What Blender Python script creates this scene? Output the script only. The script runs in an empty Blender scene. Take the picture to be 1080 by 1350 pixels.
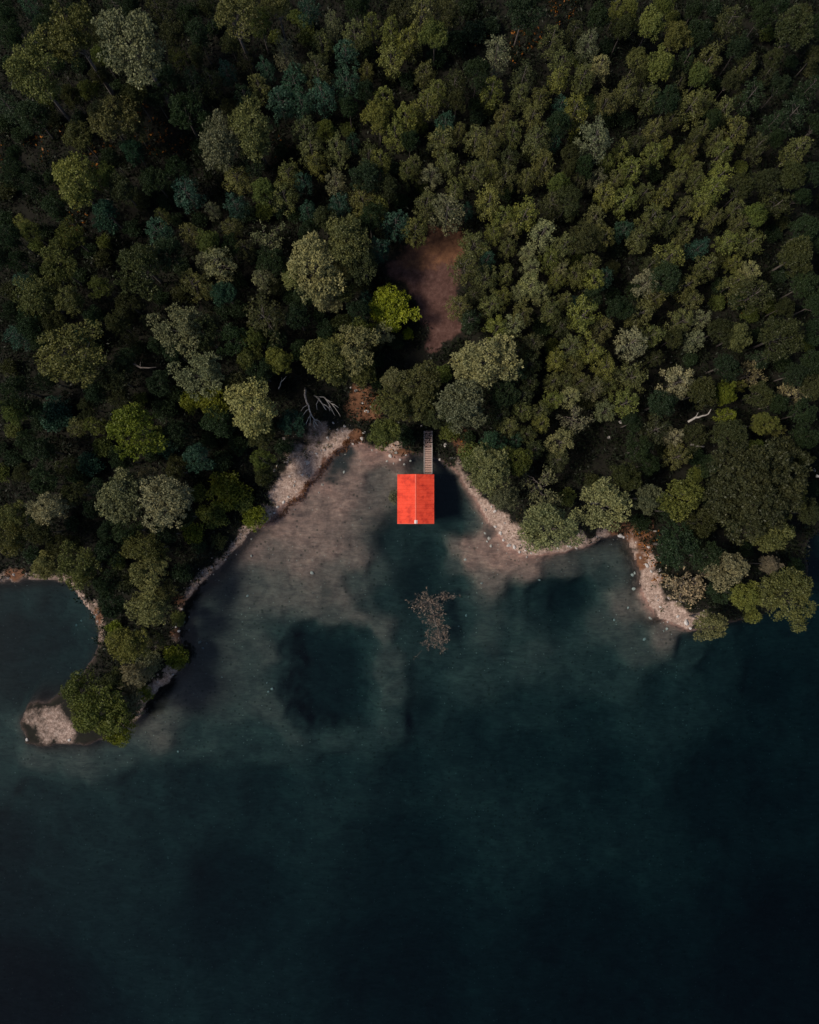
import bpy, math, numpy as np
from mathutils import Vector
R = math.radians
rng = np.random.default_rng(7)
scene = bpy.context.scene
COL = scene.collection

# ------------------------------------------------------------------ camera, world, sun, exposure
S = 0.11            # metres per photo pixel at lake level
H = 120.0           # drone height
cam_d = bpy.data.cameras.new('drone_camera'); cam = bpy.data.objects.new('drone_camera', cam_d); COL.objects.link(cam)
cam.location = (0, 0, H); cam.rotation_euler = (0, 0, 0)
cam_d.sensor_fit = 'VERTICAL'; cam_d.sensor_height = 24; cam_d.lens = 24 * H / (1350 * S)
cam_d.clip_end = 2000; scene.camera = cam

SUN_EL, SUN_AZ = 52, 262          # compass: the light comes from the left of the picture, a little below
w = bpy.data.worlds.new('World'); scene.world = w; w.use_nodes = True
nt = w.node_tree; bg = nt.nodes['Background']; sky = nt.nodes.new('ShaderNodeTexSky')
sky.sky_type = 'NISHITA'; sky.sun_disc = False; sky.sun_elevation = R(SUN_EL); sky.sun_rotation = R(SUN_AZ)
nt.links.new(sky.outputs[0], bg.inputs[0]); bg.inputs[1].default_value = 0.07
sd = bpy.data.lights.new('sun', 'SUN'); sun = bpy.data.objects.new('sun', sd); COL.objects.link(sun)
sd.energy = 2.6; sd.angle = R(12); sd.color = (1.0, 0.90, 0.77)
a = R(SUN_AZ); e = R(SUN_EL)
to_sun = Vector((math.sin(a) * math.cos(e), math.cos(a) * math.cos(e), math.sin(e)))
sun.rotation_euler = to_sun.to_track_quat('Z', 'Y').to_euler()
scene.view_settings.view_transform = 'Standard'; scene.view_settings.look = 'None'
scene.view_settings.exposure = 0.45; scene.view_settings.gamma = 1.0
scene.cycles.max_bounces = 8; scene.cycles.transparent_max_bounces = 16
scene.cycles.use_denoising = True

# ------------------------------------------------------------------ helpers
def PX(x, y, z=0.0):
    """photo pixel -> world point at height z"""
    k = S * (H - z) / H
    return ((x - 540) * k, (675 - y) * k, z)

def mesh_np(name, verts, faces, mats=(), smooth=False, attrs=None):
    """faces: (n,k) int array"""
    me = bpy.data.meshes.new(name)
    verts = np.asarray(verts, np.float32); faces = np.asarray(faces, np.int32)
    n, k = faces.shape
    me.vertices.add(len(verts)); me.vertices.foreach_set('co', verts.ravel())
    me.loops.add(n * k); me.loops.foreach_set('vertex_index', faces.ravel())
    me.polygons.add(n); me.polygons.foreach_set('loop_start', np.arange(0, n * k, k, dtype=np.int32))
    me.polygons.foreach_set('loop_total', np.full(n, k, np.int32))
    me.polygons.foreach_set('use_smooth', np.full(n, smooth, bool))
    for an, av in (attrs or {}).items():
        at = me.attributes.new(an, 'FLOAT', 'POINT'); at.data.foreach_set('value', np.asarray(av, np.float32))
    me.update(calc_edges=True); me.validate()
    for m in mats: me.materials.append(m)
    return me

class MB:
    """collects quads / boxes / tubes, becomes ONE mesh object"""
    def __init__(s): s.v = []; s.f = []
    def quad(s, a, b, c, d):
        n = len(s.v); s.v += [tuple(a), tuple(b), tuple(c), tuple(d)]; s.f.append((n, n+1, n+2, n+3))
    def box(s, x0, x1, y0, y1, z0, z1, ch=0.0):
        n = len(s.v)
        s.v += [(x0,y0,z0),(x1,y0,z0),(x1,y1,z0),(x0,y1,z0),(x0,y0,z1),(x1,y0,z1),(x1,y1,z1),(x0,y1,z1)]
        for q in ((0,3,2,1),(4,5,6,7),(0,1,5,4),(1,2,6,5),(2,3,7,6),(3,0,4,7)): s.f.append(tuple(n+i for i in q))
    def prism(s, pts, off):
        """closed polygon pts extruded by off (quads only for 4-gons, else fan)"""
        n = len(s.v); k = len(pts); off = Vector(off)
        s.v += [tuple(Vector(p)) for p in pts] + [tuple(Vector(p) + off) for p in pts]
        for i in range(k): j = (i+1) % k; s.f.append((n+i, n+j, n+k+j, n+k+i))
        s.f.append(tuple(n+i for i in reversed(range(k)))); s.f.append(tuple(n+k+i for i in range(k)))
    def tube(s, pts, radii, seg=6):
        pts = [Vector(p) for p in pts]; rings = []
        for i, p in enumerate(pts):
            d = (pts[min(i+1, len(pts)-1)] - pts[max(i-1, 0)])
            d = d.normalized() if d.length > 1e-6 else Vector((0,0,1))
            u = d.cross(Vector((0,0,1)) if abs(d.z) < .9 else Vector((1,0,0))).normalized(); w_ = d.cross(u)
            n = len(s.v)
            for k in range(seg):
                t = 2*math.pi*k/seg; s.v.append(tuple(p + radii[i]*(u*math.cos(t) + w_*math.sin(t))))
            rings.append(n)
        for a_, b_ in zip(rings, rings[1:]):
            for k in range(seg): s.f.append((a_+k, a_+(k+1)%seg, b_+(k+1)%seg, b_+k))
        s.f.append(tuple(rings[-1]+k for k in range(seg))); s.f.append(tuple(rings[0]+k for k in reversed(range(seg))))
    def mesh(s, name, mat, smooth=False):
        me = bpy.data.meshes.new(name); me.from_pydata(s.v, [], s.f); me.update()
        if mat: me.materials.append(mat)
        if smooth: me.polygons.foreach_set('use_smooth', [True]*len(me.polygons))
        return me
    def build(s, name, mat, parent=None, smooth=False):
        return link(name, s.mesh(name, mat, smooth), parent)

def link(name, me, parent=None):
    o = bpy.data.objects.new(name, me); COL.objects.link(o)
    if parent: o.parent = parent
    return o
def empty(name, loc, rz=0.0):
    o = bpy.data.objects.new(name, None); COL.objects.link(o); o.location = loc; o.rotation_euler.z = rz
    o.empty_display_size = 0.3; return o
def tag(o, label=None, cat=None, group=None, kind=None):
    if label: o['label'] = label
    if cat: o['category'] = cat
    if group: o['group'] = group
    if kind: o['kind'] = kind
    return o

# numpy value noise, fractal
_tab = np.random.default_rng(3).random((256, 256))
def vnoise(x, y, s, octs=4, seed=0):
    out = 0; amp = 1; tot = 0
    for o in range(octs):
        u = x / s + 17.3*seed + 5.1*o; v = y / s + 9.7*seed + 3.3*o
        i = np.floor(u).astype(int); j = np.floor(v).astype(int); fu = u - i; fv = v - j
        fu = fu*fu*(3-2*fu); fv = fv*fv*(3-2*fv)
        g = lambda p, q: _tab[p % 256, q % 256]
        out = out + amp*((g(i,j)*(1-fu)+g(i+1,j)*fu)*(1-fv) + (g(i,j+1)*(1-fu)+g(i+1,j+1)*fu)*fv)
        tot += amp; amp *= .5; s = s/2.03
    return out / tot
def sstep(a, b, x):
    t = np.clip((x-a)/(b-a), 0, 1); return t*t*(3-2*t)

# node helper
def mat_new(name):
    m = bpy.data.materials.new(name); m.use_nodes = True
    n = m.node_tree.nodes; n.clear()
    return m, n, m.node_tree.links
def ramp(n, pts):
    r = n.new('ShaderNodeValToRGB'); cr = r.color_ramp
    while len(cr.elements) < len(pts): cr.elements.new(0.5)
    for el, (p, c) in zip(cr.elements, pts): el.position = p; el.color = (*c, 1)
    return r
def mixc(n, l, fac, a_, b_, mode='MIX'):
    m = n.new('ShaderNodeMix'); m.data_type = 'RGBA'; m.blend_type = mode
    for sock, val in ((m.inputs[0], fac), (m.inputs[6], a_), (m.inputs[7], b_)):
        if hasattr(val, 'is_linked') or hasattr(val, 'links'): l.new(val, sock)
        elif isinstance(val, (int, float)): sock.default_value = val
        else: sock.default_value = (*val, 1)
    return m.outputs[2]
def math_(n, l, op, a_, b_=0.0, clamp=False):
    m = n.new('ShaderNodeMath'); m.operation = op; m.use_clamp = clamp
    for sock, val in ((m.inputs[0], a_), (m.inputs[1], b_)):
        if isinstance(val, (int, float)): sock.default_value = val
        else: l.new(val, sock)
    return m.outputs[0]
def noise(n, l, scale, detail=4, vec=None, rough=.55):
    t = n.new('ShaderNodeTexNoise'); t.inputs['Scale'].default_value = scale; t.inputs['Detail'].default_value = detail
    t.inputs['Roughness'].default_value = rough
    if vec is not None: l.new(vec, t.inputs['Vector'])
    return t.outputs[0]
def attr(n, name):
    t = n.new('ShaderNodeAttribute'); t.attribute_name = name; return t.outputs['Fac']
def simple_mat(name, c1, c2, scale=3.0, rough=.8, bump=.2, detail=5):
    m, n, l = mat_new(name)
    geo = n.new('ShaderNodeTexCoord'); v = geo.outputs['Object']
    nz = noise(n, l, scale, detail, v)
    r = ramp(n, [(.3, c1), (.7, c2)]); l.new(nz, r.inputs[0])
    p = n.new('ShaderNodeBsdfPrincipled'); p.inputs['Roughness'].default_value = rough
    l.new(r.outputs[0], p.inputs['Base Color'])
    if bump:
        b = n.new('ShaderNodeBump'); b.inputs['Strength'].default_value = bump; b.inputs['Distance'].default_value = .05
        l.new(noise(n, l, scale*4, 3, v), b.inputs['Height']); l.new(b.outputs[0], p.inputs['Normal'])
    o = n.new('ShaderNodeOutputMaterial'); l.new(p.outputs[0], o.inputs[0]); return m

# ------------------------------------------------------------------ terrain: land and lake bed in one sheet
SHORE = [(-900,830),(-500,800),(-200,775),(-60,765),(0,768),(30,762),(60,762),(85,772),(105,788),(120,808),(128,830),(130,852),
 (126,868),(112,884),(92,905),(72,918),(50,922),(36,935),(28,955),(34,974),(55,984),(90,985),(140,975),(175,955),(197,925),(216,905),(235,885),
 (242,862),(238,845),(240,820),(243,800),(262,780),(280,757),(300,735),(325,712),(350,690),(372,668),(395,650),(412,632),
 (428,607),(445,592),(462,584),(478,580),(495,590),(512,598),(530,600),(550,600),(570,606),(590,612),(603,625),(612,640),
 (622,655),(632,670),(643,690),(655,708),(668,722),(685,730),(705,733),(740,727),(775,718),(800,712),(820,712),(835,725),
 (842,750),(845,775),(852,798),(868,815),(890,826),(915,832),(940,830),(965,822),(985,815),(1005,812),(1030,800),(1055,790),
 (1070,768),(1068,742),(1060,722),(1072,702),(1100,690),(1200,660),(1400,640),(1900,620),(1900,-1200),(-900,-1200)]
DEPTH = """560 600 2.2|500 625 1.5|600 640 3|590 690 3.6|550 720 3.8|520 720 3.2|490 640 1.5|480 680 1.3|450 660 .6|430 640 .45|
460 600 .8|445 625 .9|490 600 .3|520 600 .35|475 590 .3|470 630 .7|420 670 .8|400 700 .8|370 690 .6|360 730 1.2|330 720 .9|400 740 1|440 720 .9|470 740 1.2|
440 760 1.5|470 770 2.3|500 750 2.5|510 790 3.2|490 800 2.6|455 790 1.6|420 790 1.7|380 780 1.8|330 780 2.0|280 780 2.2|300 850 2.4|
350 860 2.3|350 930 2.5|350 990 3.4|440 815 2.0|434 900 2.5|372 840 2.8|370 900 2.9|374 970 2.7|440 985 3|
515 870 2.5|520 920 2.6|520 960 2.9|505 830 2.0|480 815 1.8|540 850 3.2|560 950 4.6|565 900 3.8|555 830 3.6|600 830 3.6|600 770 3.4|570 760 4.1|575 725 4.2|560 790 4|590 860 3.2|
640 850 2.7|620 900 3|700 870 2.8|690 830 3.1|680 790 3.1|740 800 4.8|760 780 4.8|720 790 3.8|800 760 2.7|820 740 2.2|790 740 2.3|
750 750 1.8|700 750 .9|660 740 .5|640 720 .5|615 715 .6|600 720 1.4|620 740 .7|650 762 1.3|600 750 2.4|690 730 .45|650 700 .6|
620 680 2.7|605 690 3.4|610 660 3|630 660 1.9|800 820 2.5|830 800 1.6|850 850 2.5|880 840 1.5|920 860 3.6|960 880 5|1050 850 6|1050 900 7|900 920 4.6|
800 900 3.6|780 960 5.2|700 950 4.6|620 980 5.2|700 1000 5.8|540 1020 5.6|440 1020 5|350 1050 5.6|250 1050 5.2|250 980 3|170 1050 4.6|200 970 1.9|240 920 1.9|
260 860 2.6|250 800 2.4|150 1000 2.6|100 1010 2.4|40 1010 2.4|20 960 2.5|30 1060 4.6|100 1080 4.8|0 1120 6.5|200 1120 5|50 1150 5|0 1200 6.5|300 1200 7|
540 1150 7|540 1300 8|800 1050 6|1000 1050 7.5|1080 1300 9|0 1350 9|800 1300 8|60 850 5.8|20 900 5.6|100 850 4.6|60 800 5|110 820 3.4|85 800 4|
30 790 4|0 850 6|80 880 5|40 930 3.6|0 800 5|-200 900 5|-60 850 5|-80 1000 4.5|0 1040 3.4|0 980 3|-300 1400 10|1400 1400 10|1400 900 9|540 1700 10"""
DP = np.array([[float(t) for t in s.split()] for s in DEPTH.replace('\n', '').split('|')])

def axis(lo, hi, step, far):
    core = np.arange(lo, hi + step, step); out = []; d = step; p = core[-1]
    while p < far: d *= 1.25; p += d; out.append(p)
    out2 = []; d = step; p = core[0]
    while p > -far: d *= 1.25; p -= d; out2.append(p)
    return np.concatenate([out2[::-1], core, out])

def shore_dist(x, y):
    """signed distance in metres to the shoreline (positive on land); x, y world"""
    P = np.array([PX(*p)[:2] for p in SHORE]); out = np.full(x.shape, 1e9); ins = np.zeros(x.shape, bool)
    wx = x + (vnoise(x, y, 3.0, 4, 1) - .5)*1.6; wy = y + (vnoise(x, y, 3.0, 4, 2) - .5)*1.6
    for (x0, y0), (x1, y1) in zip(P, np.roll(P, -1, 0)):
        dx, dy = x1-x0, y1-y0; t = np.clip(((wx-x0)*dx+(wy-y0)*dy)/(dx*dx+dy*dy), 0, 1)
        out = np.minimum(out, np.hypot(wx-x0-t*dx, wy-y0-t*dy))
        c = ((y0 > wy) != (y1 > wy)) & (wx < (x1-x0)*(wy-y0)/(y1-y0+1e-12)+x0); ins ^= c
    return np.where(ins, out, -out)

def lake_depth(x, y):
    px = x/S + 540 + (vnoise(x, y, 4, 5, 5)-.5)*20; py = 675 - y/S + (vnoise(x, y, 4, 5, 6)-.5)*20
    num = 0; den = 0
    for cx, cy, d in DP:
        wgt = 1.0/((px-cx)**2 + (py-cy)**2 + 60.0)**1.9; num = num + wgt*d; den = den + wgt
    bx_ = np.abs(px-434)-25; by_ = np.abs(py-898)-38; box = np.hypot(np.maximum(bx_, 0), np.maximum(by_, 0)) + np.minimum(np.maximum(bx_, by_), 0) - 28
    return num/den + 3.0*(1-sstep(-26, 18, box + (vnoise(x, y, 1.6, 3, 13)-.5)*16))

def ground_z(x, y, d=None):
    x = np.asarray(x, float); y = np.asarray(y, float)
    if d is None: d = shore_dist(x, y)
    D = lake_depth(x, y)*(1-np.exp(np.minimum(d, 0)/.6))*(.9+.2*vnoise(x, y, 5, 4, 9))
    land = .18*np.minimum(d, 3)*.6 + 2.2*(1-np.exp(-np.maximum(d-2, 0)/25)) + (vnoise(x, y, 4, 4, 4)-.5)*.5*sstep(0, 4, d)
    return np.where(d > 0, np.maximum(land, 0.02*d), -D)

gx = axis(-70, 70, .36, 420); gy = axis(-80, 80, .36, 420)
X, Y = np.meshgrid(gx, gy); sdist = shore_dist(X, Y); Z = ground_z(X, Y, sdist)
# real patches of different ground: discs (px, py, radius px, strength), edges broken by noise
def patch(discs, seed, soft=.5):
    px = X/S + 540 + (vnoise(X, Y, 2.2, 4, seed)-.5)*22; py = 675 - Y/S + (vnoise(X, Y, 2.2, 4, seed+1)-.5)*22
    m = np.zeros_like(X)
    for d_ in discs:
        s_ = d_[3] if len(d_) > 3 else 1.0
        m = np.maximum(m, s_*(1-sstep(soft, 1.15, np.hypot(px-d_[0], py-d_[1])/d_[2])))
    return m
BEACH = [(455,578,20),(438,595,22),(420,605,26),(400,622,30),(385,640,26),(372,655,20),(390,595,18,.7),(420,575,22,.6),(350,680,13,.8),(330,702,11,.7),(310,722,11,.7),(290,742,11,.7),(272,760,12,.7),
 (255,782,14,.8),(235,835,12,.5),(228,885,13),(212,902,13),(195,918,12,.7),(70,950,26,.62),(45,945,16,.5),(85,965,24,.7),(60,968,18,.62),
 (120,800,12,.6),(125,820,10,.7),(20,765,14,.6),(50,762,12,.5),(615,640,9,.5),(628,655,10,.8),(640,672,16),(655,688,20),(668,705,20),(685,720,18),(705,726,14),(735,722,12),
 (765,714,13),(800,706,14),(830,715,16),(848,740,18),(855,765,20),(860,790,22),(878,808,22),(900,818,20),(920,815,16,.8),(500,592,12,.8),(520,594,12),(605,612,9,.5)]
REDSOIL = [(468,575,10),(455,584,7),(442,597,6),(430,612,6),(418,628,6),(404,643,6),(390,658,5),(480,540,26,.8),(475,520,16,.8),(525,597,12),(540,600,10,.8),(605,578,16,.9),(610,595,12,.8),
 (590,325,34,.75),(560,338,25,.6),(815,700,22,.8),(845,700,20,.8),(850,720,16,.8),(842,740,12,.8),(20,758,14,.8),(125,815,10,.7),(240,790,14,.6),(235,830,12,.7),(545,345,25,.6)]
CLEAR = [(595,330,24),(575,345,28),(550,352,28),(530,360,20,.7),(565,375,36),(580,370,30),(575,405,32),(585,420,28),(590,438,22),(572,452,18,.8),(600,432,14)]
WEED = [(457,600,18),(447,614,17),(438,630,13,.8),(462,592,9),(645,700,12,.8),(655,695,10,.7),(672,692,8,.6),(430,780,14,.5),(500,700,30,.5),(434,885,46,.3),(434,925,46,.3),(560,940,26,.7),(545,760,50,.6),(590,660,40,.8),(750,790,50,.6),(565,590,26,.6)]
STRIP = [(412,632),(395,650),(372,668),(350,690),(325,712),(300,735),(280,757),(262,780),(250,795),(216,905),(228,890),(197,925),(175,950),(0,768),(30,762),(60,764),(85,772),(105,788),(120,808),(128,830),(740,727),(775,718),(800,712),(700,732),(612,640)]
SANDY = [b_ for b_ in BEACH if (b_[1] < 700 and 340 < b_[0] < 470) or (b_[0] > 480 and b_[0] < 770)] + [(900,818,16),(860,790,14)]
attrs = {'sdist': np.clip(sdist, -30, 30).ravel(), 'beach': np.maximum(patch(BEACH, 21), .66*patch([(a_[0], a_[1], 26) for a_ in STRIP], 71, .7)*(sdist > -.2)*(1-sstep(.6, 1.8, sdist + (vnoise(X, Y, 2, 3, 77)-.5)*1.6))).ravel(), 'redsoil': patch(REDSOIL, 31).ravel(),
         'clearing': patch(CLEAR, 41).ravel(), 'weed': patch(WEED, 51, .3).ravel(), 'sandy': patch([(a_[0], a_[1], a_[2]*1.9) for a_ in SANDY], 61, .6).ravel()}
ny, nx = X.shape; idx = np.arange(nx*ny).reshape(ny, nx)
quads = np.stack([idx[:-1,:-1].ravel(), idx[:-1,1:].ravel(), idx[1:,1:].ravel(), idx[1:,:-1].ravel()], 1)

m, n, l = mat_new('ground_soil_sand_and_bed')
pos = n.new('ShaderNodeNewGeometry').outputs['Position']
sep = n.new('ShaderNodeSeparateXYZ'); l.new(pos, sep.inputs[0]); zz = sep.outputs[2]
floor_ = ramp(n, [(.3, (.006,.006,.004)), (.5, (.010,.009,.006)), (.68, (.012,.013,.007)), (.85, (.028,.019,.011))]); l.new(noise(n, l, .8, 8, pos, .7), floor_.inputs[0])
gravel = ramp(n, [(.28, (.12,.08,.062)), (.5, (.36,.255,.205)), (.74, (.64,.51,.43))]); l.new(noise(n, l, 2.2, 8, pos, .75), gravel.inputs[0])
vor = n.new('ShaderNodeTexVoronoi'); vor.inputs['Scale'].default_value = 6.5; l.new(pos, vor.inputs['Vector'])
vsep = n.new('ShaderNodeSeparateColor'); l.new(vor.outputs['Color'], vsep.inputs[0])
peb = ramp(n, [(.0, (.45,.42,.40)), (.7, (1,1,1)), (1., (1.25,1.22,1.2))]); l.new(vsep.outputs[0], peb.inputs[0])
gravel_o = mixc(n, l, .6, gravel.outputs[0], peb.outputs[0], 'MULTIPLY')
red = ramp(n, [(.3, (.07,.030,.016)), (.7, (.20,.095,.05))]); l.new(noise(n, l, 1.6, 6, pos, .7), red.inputs[0])
clr = ramp(n, [(.3, (.035,.017,.013)), (.5, (.085,.042,.034)), (.75, (.17,.098,.082))]); l.new(noise(n, l, 1.2, 9, pos, .8), clr.inputs[0])
sandb = ramp(n, [(.25, (.105,.062,.055)), (.5, (.275,.165,.138)), (.75, (.43,.275,.225))]); l.new(noise(n, l, .9, 10, pos, .76), sandb.inputs[0])
siltb = ramp(n, [(.3, (.055,.062,.057)), (.7, (.115,.12,.10))]); l.new(noise(n, l, .35, 8, pos, .65), siltb.inputs[0])
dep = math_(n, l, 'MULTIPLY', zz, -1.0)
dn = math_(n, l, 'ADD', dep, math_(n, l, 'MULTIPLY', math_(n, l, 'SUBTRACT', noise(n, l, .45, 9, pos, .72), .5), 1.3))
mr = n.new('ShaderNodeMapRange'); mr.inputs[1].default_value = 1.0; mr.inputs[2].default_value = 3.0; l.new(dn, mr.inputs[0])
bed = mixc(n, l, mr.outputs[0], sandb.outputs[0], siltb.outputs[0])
wd = math_(n, l, 'MULTIPLY', attr(n, 'weed'), .92)
mp2 = n.new('ShaderNodeMapping'); mp2.inputs['Rotation'].default_value = (0, 0, R(35)); mp2.inputs['Scale'].default_value = (.7, 1.2, 1); l.new(pos, mp2.inputs[0])
wv = n.new('ShaderNodeTexNoise'); wv.inputs['Scale'].default_value = .30; wv.inputs['Detail'].default_value = 9; wv.inputs['Roughness'].default_value = .68; wv.inputs['Distortion'].default_value = 2.2; l.new(mp2.outputs[0], wv.inputs['Vector'])
wr = ramp(n, [(.36, (.42,.46,.48)), (.5, (.92,.92,.92)), (.66, (1.3,1.26,1.2))]); l.new(wv.outputs[0], wr.inputs[0])
bed = mixc(n, l, .5, bed, wr.outputs[0], 'MULTIPLY')
sv = n.new('ShaderNodeTexVoronoi'); sv.inputs['Scale'].default_value = 1.7; l.new(pos, sv.inputs['Vector'])
ss = n.new('ShaderNodeSeparateColor'); l.new(sv.outputs['Color'], ss.inputs[0])
sel = math_(n, l, 'MULTIPLY', math_(n, l, 'LESS_THAN', sv.outputs['Distance'], .16), math_(n, l, 'GREATER_THAN', ss.outputs[0], .80))
bed = mixc(n, l, math_(n, l, 'MULTIPLY', sel, .55), bed, (.42,.36,.31))
sel2 = math_(n, l, 'MULTIPLY', math_(n, l, 'LESS_THAN', sv.outputs['Distance'], .30), math_(n, l, 'LESS_THAN', ss.outputs[0], .16))
bed = mixc(n, l, math_(n, l, 'MULTIPLY', sel2, .6), bed, (.035,.036,.026))
mp3 = n.new('ShaderNodeMapping'); mp3.inputs['Rotation'].default_value = (0, 0, R(48)); mp3.inputs['Scale'].default_value = (.55, 2.0, 1); l.new(pos, mp3.inputs[0])
rpw = n.new('ShaderNodeTexNoise'); rpw.inputs['Scale'].default_value = 1.3; rpw.inputs['Detail'].default_value = 4; rpw.inputs['Roughness'].default_value = .6; rpw.inputs['Distortion'].default_value = .8; l.new(mp3.outputs[0], rpw.inputs['Vector'])
rr_ = ramp(n, [(.36, (.70,.71,.73)), (.64, (1.22,1.20,1.16))]); l.new(rpw.outputs[0], rr_.inputs[0])
bed = mixc(n, l, .8, bed, rr_.outputs[0], 'MULTIPLY')
bed = mixc(n, l, wd, bed, (.016,.024,.024))
sm = n.new('ShaderNodeMapRange'); sm.inputs[1].default_value = -2.2; sm.inputs[2].default_value = .2; l.new(attr(n, 'sdist'), sm.inputs[0])
mud = math_(n, l, 'MULTIPLY', sm.outputs[0], math_(n, l, 'SUBTRACT', 1.0, attr(n, 'sandy')))
mudc = ramp(n, [(.35, (.022,.017,.015)), (.55, (.065,.043,.036)), (.7, (.16,.115,.10))]); l.new(noise(n, l, 1.3, 9, pos, .78), mudc.inputs[0])
bed = mixc(n, l, math_(n, l, 'MULTIPLY', mud, 1.6, True), bed, mudc.outputs[0])
nb = noise(n, l, .8, 10, pos, .82)
def thr(a_, lo=.28, hi=.8):      # break an edge with fine noise
    s_ = math_(n, l, 'ADD', a_, math_(n, l, 'MULTIPLY', math_(n, l, 'SUBTRACT', nb, .5), 1.5))
    q = n.new('ShaderNodeMapRange'); q.inputs[1].default_value = lo; q.inputs[2].default_value = hi; l.new(s_, q.inputs[0]); return q.outputs[0]
land = mixc(n, l, thr(attr(n, 'beach')), floor_.outputs[0], gravel_o)
land = mixc(n, l, thr(attr(n, 'clearing'), .3, .7), land, clr.outputs[0])
land = mixc(n, l, thr(attr(n, 'redsoil'), .25, .7), land, red.outputs[0])
wet = n.new('ShaderNodeMapRange'); wet.inputs[1].default_value = -.05; wet.inputs[2].default_value = .06; l.new(zz, wet.inputs[0])
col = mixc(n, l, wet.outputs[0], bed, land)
p = n.new('ShaderNodeBsdfPrincipled'); p.inputs['Roughness'].default_value = .9; p.inputs['Specular IOR Level'].default_value = .2
l.new(col, p.inputs['Base Color'])
b = n.new('ShaderNodeBump'); b.inputs['Strength'].default_value = .6; b.inputs['Distance'].default_value = .15
l.new(noise(n, l, 1.8, 8, pos, .8), b.inputs['Height']); l.new(b.outputs[0], p.inputs['Normal'])
o = n.new('ShaderNodeOutputMaterial'); l.new(p.outputs[0], o.inputs[0])
M_ground = m
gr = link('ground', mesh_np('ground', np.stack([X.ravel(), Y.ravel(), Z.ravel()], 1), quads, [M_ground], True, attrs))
tag(gr, 'forest floor, gravel shore and sandy lake bed', kind='structure')

# ------------------------------------------------------------------ water: a closed body with absorbing volume
m, n, l = mat_new('lake_water')
pos = n.new('ShaderNodeNewGeometry').outputs['Position']
mp = n.new('ShaderNodeMapping'); mp.inputs['Rotation'].default_value = (0, 0, R(38)); mp.inputs['Scale'].default_value = (2.4, .8, 1); l.new(pos, mp.inputs[0])
b = n.new('ShaderNodeBump'); b.inputs['Strength'].default_value = .13; b.inputs['Distance'].default_value = .09
l.new(noise(n, l, .9, 4, mp.outputs[0], .6), b.inputs['Height'])
fr = n.new('ShaderNodeFresnel'); fr.inputs[0].default_value = 1.33; l.new(b.outputs[0], fr.inputs[1])
tr = n.new('ShaderNodeBsdfTransparent'); gl = n.new('ShaderNodeBsdfGlossy'); gl.inputs['Roughness'].default_value = .04
l.new(b.outputs[0], gl.inputs['Normal'])
mx = n.new('ShaderNodeMixShader'); l.new(fr.outputs[0], mx.inputs[0]); l.new(tr.outputs[0], mx.inputs[1]); l.new(gl.outputs[0], mx.inputs[2])
va = n.new('ShaderNodeVolumeAbsorption'); va.inputs['Color'].default_value = (.32, .58, .63, 1); va.inputs['Density'].default_value = .42
o = n.new('ShaderNodeOutputMaterial'); l.new(mx.outputs[0], o.inputs['Surface']); l.new(va.outputs[0], o.inputs['Volume'])
wb = MB(); wb.box(-400, 400, -400, 400, -14, 0)
tag(wb.build('water', m), 'dark teal lake water, clear over the shallows', kind='structure')

# ------------------------------------------------------------------ foliage and bark materials
def foliage_mat(name, trans=.22):
    m, n, l = mat_new(name)
    oi = n.new('ShaderNodeObjectInfo')
    tint = attr(n, 'tint')
    r = ramp(n, [(.0, (.55,.62,.60)), (.5, (1,1,1)), (1., (1.5,1.42,1.25))]); l.new(tint, r.inputs[0])
    c = mixc(n, l, 1.0, oi.outputs['Color'], r.outputs[0], 'MULTIPLY')
    d = n.new('ShaderNodeBsdfDiffuse'); t = n.new('ShaderNodeBsdfTranslucent'); g = n.new('ShaderNodeBsdfGlossy'); g.inputs['Roughness'].default_value = .45
    l.new(c, d.inputs[0]); l.new(c, t.inputs[0]); l.new(mixc(n, l, .5, c, (.5,.5,.5)), g.inputs[0])
    mx = n.new('ShaderNodeMixShader'); mx.inputs[0].default_value = trans; l.new(d.outputs[0], mx.inputs[1]); l.new(t.outputs[0], mx.inputs[2])
    m2 = n.new('ShaderNodeMixShader'); m2.inputs[0].default_value = .04; l.new(mx.outputs[0], m2.inputs[1]); l.new(g.outputs[0], m2.inputs[2])
    o = n.new('ShaderNodeOutputMaterial'); l.new(m2.outputs[0], o.inputs[0]); return m
M_leaf = foliage_mat('foliage')
M_bark = simple_mat('grey_brown_bark', (.045,.036,.03), (.15,.122,.105), 5, .9, .5)
M_dead = simple_mat('bleached_dead_wood', (.22,.19,.17), (.48,.44,.40), 4, .85, .4)

def unit(v): return v / (np.linalg.norm(v, axis=1, keepdims=True) + 1e-9)
def leaves(c, d, L, W, g):
    """rhombus leaves at c along d -> verts, faces"""
    k = len(c); d = unit(d); s_ = unit(np.cross(d, unit(g.normal(size=(k, 3)))))
    L = L*g.uniform(.7, 1.3, (k, 1)); W = W*g.uniform(.7, 1.3, (k, 1))
    mid = c + d*L*.5
    v = np.stack([c, mid + s_*W*.5, c + d*L, mid - s_*W*.5], 1).reshape(-1, 3)
    f = np.arange(4*k).reshape(k, 4); return v, f
def tuft_mesh(name, cs, ns, tints, k, L, W, spread, g, jit=.0):
    """cs tuft centres, ns axis, k leaves each"""
    n_ = len(cs); c = np.repeat(cs, k, 0) + g.normal(size=(n_*k, 3))*jit; d = unit(np.repeat(ns, k, 0) + g.normal(size=(n_*k, 3))*spread)
    v, f = leaves(c, d, L, W, g); t = np.repeat(np.clip(np.repeat(tints, k) + g.normal(size=n_*k)*.10, 0, 1), 4)
    return mesh_np(name, v, f, [M_leaf], False, {'tint': t})
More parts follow.
